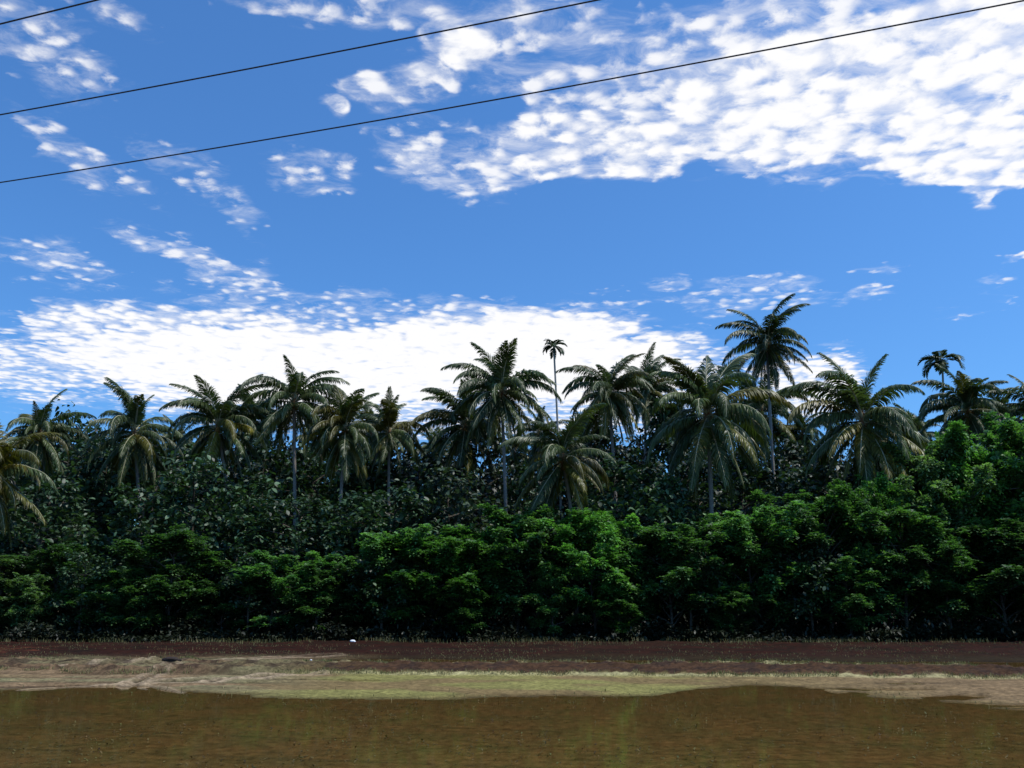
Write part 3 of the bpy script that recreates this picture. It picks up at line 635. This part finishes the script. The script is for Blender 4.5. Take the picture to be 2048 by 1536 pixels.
# ------------------------------------------------------------------ small things
m, nt, out = newmat('white_plastic'); p = N(nt, 'ShaderNodeBsdfPrincipled'); nz = N(nt, 'ShaderNodeTexNoise'); nz.inputs['Scale'].default_value = 9
rp = N(nt, 'ShaderNodeMix', data_type='RGBA'); rp.inputs[6].default_value = (.6, .6, .62, 1); rp.inputs[7].default_value = (.85, .85, .85, 1)
nt.links.new(nz.outputs['Fac'], rp.inputs[0]); nt.links.new(rp.outputs[2], p.inputs['Base Color']); p.inputs['Roughness'].default_value = .5; nt.links.new(p.outputs[0], out.inputs[0]); M_white = m
def lump(name, px, py, Y, size, mat, label, cat, seed, jit=.14):
    global rng
    rng = np.random.default_rng(seed); c = at(px, py, Y); z = hz(c[0], c[1])
    mb = MB(); mb.blob((0, 0, size[2] * .6), size, 14, 9, jit); mb.blob((size[0] * .6, 0, size[2] * .4), np.array(size) * .6, 12, 8, jit)
    o = link(name, mb.mesh(name), mat); o.location = (c[0], c[1], z); tag(o, label, cat); return o
lump('plastic_bag', 705, 1289, 40.5, (.12, .09, .06), M_white, 'crumpled white plastic bag lying on top of the red bank', 'plastic bag', 1)
gx, gy = ground_hit(341, 1335)
lump('mud_heap', 341, 1335, gy, (.24, .14, .07), barkmat('dark_mud', (.02, .015, .012), (.05, .035, .03), 10), 'small dark heap of mud at the end of the diagonal track on the left', 'mud heap', 2)
gx, gy = ground_hit(622, 1322)
lump('litter_scrap', 622, 1322, gy, (.035, .03, .02), M_white, 'tiny white scrap lying on the ground in front of the plastic bag', 'litter', 3)

# ------------------------------------------------------------------ overhead wires: three parallel conductors, level at about ten metres
m, nt, out = newmat('wire_metal'); p = N(nt, 'ShaderNodeBsdfPrincipled'); p.inputs['Base Color'].default_value = (.03, .03, .035, 1); p.inputs['Roughness'].default_value = .5
nz = N(nt, 'ShaderNodeTexNoise'); nz.inputs['Scale'].default_value = 30; mr = N(nt, 'ShaderNodeMapRange'); mr.inputs[3].default_value = .35; mr.inputs[4].default_value = .7
nt.links.new(nz.outputs['Fac'], mr.inputs[0]); nt.links.new(mr.outputs[0], p.inputs['Roughness']); nt.links.new(p.outputs[0], out.inputs[0])
for (l, mpt, rgt, Yl, lab) in (((0, 48), (97, 24), (194, 0), 11.4, 'short topmost overhead wire crossing the upper left corner'),
                               ((0, 229.5), (512, 135), (1195, 0), 13.9, 'middle overhead wire leaving at the top centre'),
                               ((0, 365), (1024, 180), (2048, 1), 16.2, 'lowest overhead wire, running the full width of the sky')):
    A = at(*l, Yl); d = ray(*rgt); t = (A[2] + .15 - HC) / d[2]; B_ = np.array([0, 0, HC]) + d * t
    mid = (A + B_) / 2; dM = ray(*mpt)
    s = np.linspace(-2.2, 3.5, 90) if abs(rgt[0] - l[0]) > 400 else np.linspace(-9, 22, 120)
    if abs(rgt[0] - l[0]) > 400:
        s = np.linspace(-1.5, 3, 90)
    span = B_ - A; pts = A + s[:, None] * span; ln = np.linalg.norm(span)
    # sag: shallow parabola through both measured points
    pts[:, 2] += .0012 * ln * ln * (s * (s - 1))
    mb = MB(); mb.tube(pts, .0128, 8)
    tag(link('overhead_wire', mb.mesh('overhead_wire'), m), lab, 'power line', 'overhead power wires')

# ------------------------------------------------------------------ light and sky
SUN_EL, SUN_AZ = R(64), R(104)            # azimuth from +Y towards +X
sd = np.array([math.cos(SUN_EL) * math.sin(SUN_AZ), math.cos(SUN_EL) * math.cos(SUN_AZ), math.sin(SUN_EL)])
from mathutils import Vector
sl = bpy.data.lights.new('sun', 'SUN'); sl.energy = 4.0; sl.angle = R(.53); sl.color = (1, .96, .89)
so = bpy.data.objects.new('sun', sl); C.objects.link(so); so.rotation_euler = Vector(-sd).to_track_quat('-Z', 'Y').to_euler(); so.location = (0, 0, 50)

W_ = bpy.data.worlds.new('World'); S.world = W_; W_.use_nodes = True; nt = W_.node_tree; nt.nodes.clear(); L = nt.links.new
out = N(nt, 'ShaderNodeOutputWorld'); bg = N(nt, 'ShaderNodeBackground'); STR = .10; bg.inputs['Strength'].default_value = STR
sky = N(nt, 'ShaderNodeTexSky', sky_type='NISHITA'); sky.sun_disc = False; sky.sun_elevation = SUN_EL; sky.sun_rotation = SUN_AZ
sky.altitude = 0; sky.air_density = 1.0; sky.dust_density = 1.4; sky.ozone_density = 2.5
tc = N(nt, 'ShaderNodeTexCoord'); sx = N(nt, 'ShaderNodeSeparateXYZ'); L(tc.outputs['Generated'], sx.inputs[0])
def M2(op, a, b=None, c=None, clamp=False):
    n = N(nt, 'ShaderNodeMath', operation=op); n.use_clamp = clamp
    for k, v in enumerate((a, b, c)):
        if v is None: continue
        if isinstance(v, (int, float)): n.inputs[k].default_value = v
        else: L(v, n.inputs[k])
    return n.outputs[0]
az = M2('ARCTAN2', sx.outputs['X'], sx.outputs['Y']); el = M2('ARCSINE', sx.outputs['Z'])
ae = N(nt, 'ShaderNodeCombineXYZ'); L(az, ae.inputs[0]); L(el, ae.inputs[1])
zc = M2('MAXIMUM', sx.outputs['Z'], .04)
pl = N(nt, 'ShaderNodeCombineXYZ'); L(M2('DIVIDE', sx.outputs['X'], zc), pl.inputs[0]); L(M2('DIVIDE', sx.outputs['Y'], zc), pl.inputs[1])
# break up the bank outlines
wn = N(nt, 'ShaderNodeTexNoise'); wn.inputs['Scale'].default_value = 5; wn.inputs['Detail'].default_value = 4; L(pl.outputs[0], wn.inputs['Vector'])
wo = N(nt, 'ShaderNodeVectorMath', operation='MULTIPLY_ADD'); wo.inputs[1].default_value = (.10, .05, 0); L(wn.outputs['Color'], wo.inputs[0]); 
ws = N(nt, 'ShaderNodeVectorMath', operation='ADD'); ws.inputs[1].default_value = (-.05, -.025, 0); L(ae.outputs[0], ws.inputs[0]); L(ws.outputs[0], wo.inputs[2])
def azel(px, py): d = unit(ray(px, py)); return math.atan2(d[0], d[1]), math.asin(d[2])
BL_ = [ # cloud banks: x, y, rx, ry, tilt, strength, edge gain
 (1720, 180, 640, 205, 3, 1.08, 2.3), (1640, 60, 760, 150, 0, .86, 2), (560, 20, 260, 46, 0, .66, 1.6), (200, 20, 200, 50, 10, .62, 1.6), (1220, 285, 330, 92, 0, .95, 3), (905, 328, 210, 72, 5, .84, 2.5), (630, 350, 140, 60, 8, .74, 2),
 (1080, 100, 330, 150, 0, .74, 2), (800, 165, 150, 60, -10, .85, 2.5), (925, 85, 100, 75, 0, .95, 2.5), (676, 215, 52, 34, 0, .9, 2), (760, 25, 360, 62, 0, .74, 1.8), (1240, 190, 260, 120, 0, .82, 2.5),
 (1950, 310, 220, 80, 12, 1.1, 4), (1962, 386, 54, 26, 0, .85, 2), (860, 260, 180, 60, 20, .62, 2),
 (640, 735, 740, 125, -2, 1.34, 1.9), (1080, 715, 460, 118, 5, 1.36, 2.0), (330, 670, 350, 85, -6, .98, 2.5), (1610, 770, 160, 100, 0, 1.05, 2), (60, 740, 260, 90, 0, .88, 2), (900, 830, 900, 70, 0, .9, 2), (640, 612, 420, 46, 0, .72, 1.8), (1200, 615, 300, 36, 0, .66, 1.6),
 (80, 85, 230, 130, 25, .76, 1.7), (150, 310, 260, 60, 22, .70, 1.7), (440, 392, 160, 52, 35, .74, 1.8), (330, 335, 190, 50, 30, .62, 1.6), (110, 520, 210, 50, 10, .72, 1.7), (430, 535, 290, 52, 12, .78, 2), (330, 500, 160, 36, 8, .68, 1.7), (120, 570, 170, 24, 8, .55, 1.6),
 (1480, 585, 230, 40, -4, .72, 1.8), (1745, 585, 70, 20, 0, .72, 1.8), (1330, 560, 70, 20, 0, .7, 1.6), (1985, 560, 70, 26, -10, .66, 1.6), (2040, 500, 50, 24, 0, .82, 2), (1950, 605, 260, 60, -14, .44, 1.2), (1760, 535, 80, 22, 0, .62, 1.5), (1420, 625, 70, 20, 0, .7, 1.6), (1600, 600, 120, 24, 0, .62, 1.6),
]
cov = None
for (px, py, rx, ry, rot, st, gn) in BL_:
    a0, e0 = azel(px, py); ra = abs(azel(px + rx, py)[0] - azel(px - rx, py)[0]) / 2 * 1.12; re = abs(azel(px, py + ry)[1] - azel(px, py - ry)[1]) / 2 * 1.12
    mp = N(nt, 'ShaderNodeMapping', vector_type='TEXTURE'); mp.inputs['Location'].default_value = (a0, e0, 0); mp.inputs['Rotation'].default_value = (0, 0, R(-rot)); mp.inputs['Scale'].default_value = (ra, re, 1)
    L(wo.outputs[0], mp.inputs['Vector']); gr = N(nt, 'ShaderNodeTexGradient', gradient_type='SPHERICAL'); L(mp.outputs[0], gr.inputs[0])
    v = M2('MULTIPLY', M2('MULTIPLY', gr.outputs['Fac'], gn, clamp=True), st)
    cov = v if cov is None else M2('MAXIMUM', cov, v)
# scattered cloud elsewhere in the sky (behind and beside the view)
bn = N(nt, 'ShaderNodeTexNoise'); bn.inputs['Scale'].default_value = .7; bn.inputs['Detail'].default_value = 2; L(pl.outputs[0], bn.inputs['Vector'])
side = N(nt, 'ShaderNodeMapRange'); side.inputs[1].default_value = .62; side.inputs[2].default_value = .8; L(M2('ABSOLUTE', az), side.inputs[0])
top_ = N(nt, 'ShaderNodeMapRange'); top_.inputs[1].default_value = .70; top_.inputs[2].default_value = .85; L(el, top_.inputs[0])
els = M2('MULTIPLY', M2('MAXIMUM', side.outputs[0], top_.outputs[0]), M2('MULTIPLY', M2('SUBTRACT', bn.outputs['Fac'], .42, clamp=True), 4.0, clamp=True))
cov = M2('MAXIMUM', cov, M2('MULTIPLY', els, .6))
# puffs
n1 = N(nt, 'ShaderNodeTexNoise'); n1.inputs['Scale'].default_value = 13; n1.inputs['Detail'].default_value = 9; n1.inputs['Roughness'].default_value = .6; n1.inputs['Distortion'].default_value = .25; L(pl.outputs[0], n1.inputs['Vector'])
jt = N(nt, 'ShaderNodeVectorMath', operation='MULTIPLY_ADD'); jt.inputs[1].default_value = (.06, .06, 0); L(n1.outputs['Color'], jt.inputs[0]); L(pl.outputs[0], jt.inputs[2])
vo = N(nt, 'ShaderNodeTexVoronoi', feature='SMOOTH_F1'); vo.inputs['Scale'].default_value = 20; vo.inputs['Smoothness'].default_value = .5; L(jt.outputs[0], vo.inputs['Vector'])
puff = M2('ADD', M2('MULTIPLY', n1.outputs['Fac'], 1.6), M2('MULTIPLY', vo.outputs['Distance'], -.85))       # ~.1-.45
d = M2('SUBTRACT', M2('ADD', puff, M2('MULTIPLY', cov, .95)), 1.03)
dm = N(nt, 'ShaderNodeMapRange', interpolation_type='SMOOTHSTEP'); dm.inputs[1].default_value = 0.0; dm.inputs[2].default_value = .50; L(d, dm.inputs[0])
hasc = N(nt, 'ShaderNodeMapRange', interpolation_type='SMOOTHSTEP'); hasc.inputs[1].default_value = .02; hasc.inputs[2].default_value = .3; L(cov, hasc.inputs[0])
# thin wispy veil between the puffs
wp = N(nt, 'ShaderNodeMapping'); wp.inputs['Rotation'].default_value = (0, 0, R(25)); wp.inputs['Scale'].default_value = (1.0, 1.5, 1); L(pl.outputs[0], wp.inputs['Vector'])
n4 = N(nt, 'ShaderNodeTexNoise'); n4.inputs['Scale'].default_value = 9; n4.inputs['Detail'].default_value = 10; n4.inputs['Roughness'].default_value = .66; n4.inputs['Distortion'].default_value = .6; L(wp.outputs[0], n4.inputs['Vector'])
wz = N(nt, 'ShaderNodeMapRange', interpolation_type='SMOOTHSTEP'); wz.inputs[1].default_value = .90; wz.inputs[2].default_value = 1.6; wz.inputs[4].default_value = .7
L(M2('ADD', M2('MULTIPLY', n4.outputs['Fac'], 1.25), M2('MULTIPLY', cov, .62)), wz.inputs[0])
opq = N(nt, 'ShaderNodeMapRange'); opq.inputs[1].default_value = .35; opq.inputs[2].default_value = .95; opq.inputs[3].default_value = .55; opq.inputs[4].default_value = 1.0; L(cov, opq.inputs[0])
alpha = M2('MULTIPLY', opq.outputs[0], M2('MULTIPLY', M2('SUBTRACT', 1.0, M2('MULTIPLY', M2('SUBTRACT', 1.0, dm.outputs[0]), M2('SUBTRACT', 1.0, wz.outputs[0]))), hasc.outputs[0]))
tint = N(nt, 'ShaderNodeVectorMath', operation='MULTIPLY'); tint.inputs[1].default_value = (.66, 1.26, 1.86); L(sky.outputs[0], tint.inputs[0])
cm = N(nt, 'ShaderNodeMix', data_type='RGBA'); L(alpha, cm.inputs[0]); L(tint.outputs[0], cm.inputs[6])
CL = 1.0 / STR
cm.inputs[7].default_value = (CL, CL, CL * 1.02, 1)
L(cm.outputs[2], bg.inputs['Color']); L(bg.outputs[0], out.inputs[0])
W_.cycles.sampling_method = 'MANUAL'; W_.cycles.sample_map_resolution = 512

S.view_settings.view_transform = 'Standard'; S.view_settings.look = 'None'; S.view_settings.exposure = 0.0; S.view_settings.gamma = 1
S.render.engine = 'CYCLES'; S.cycles.max_bounces = 6; S.cycles.transparent_max_bounces = 6
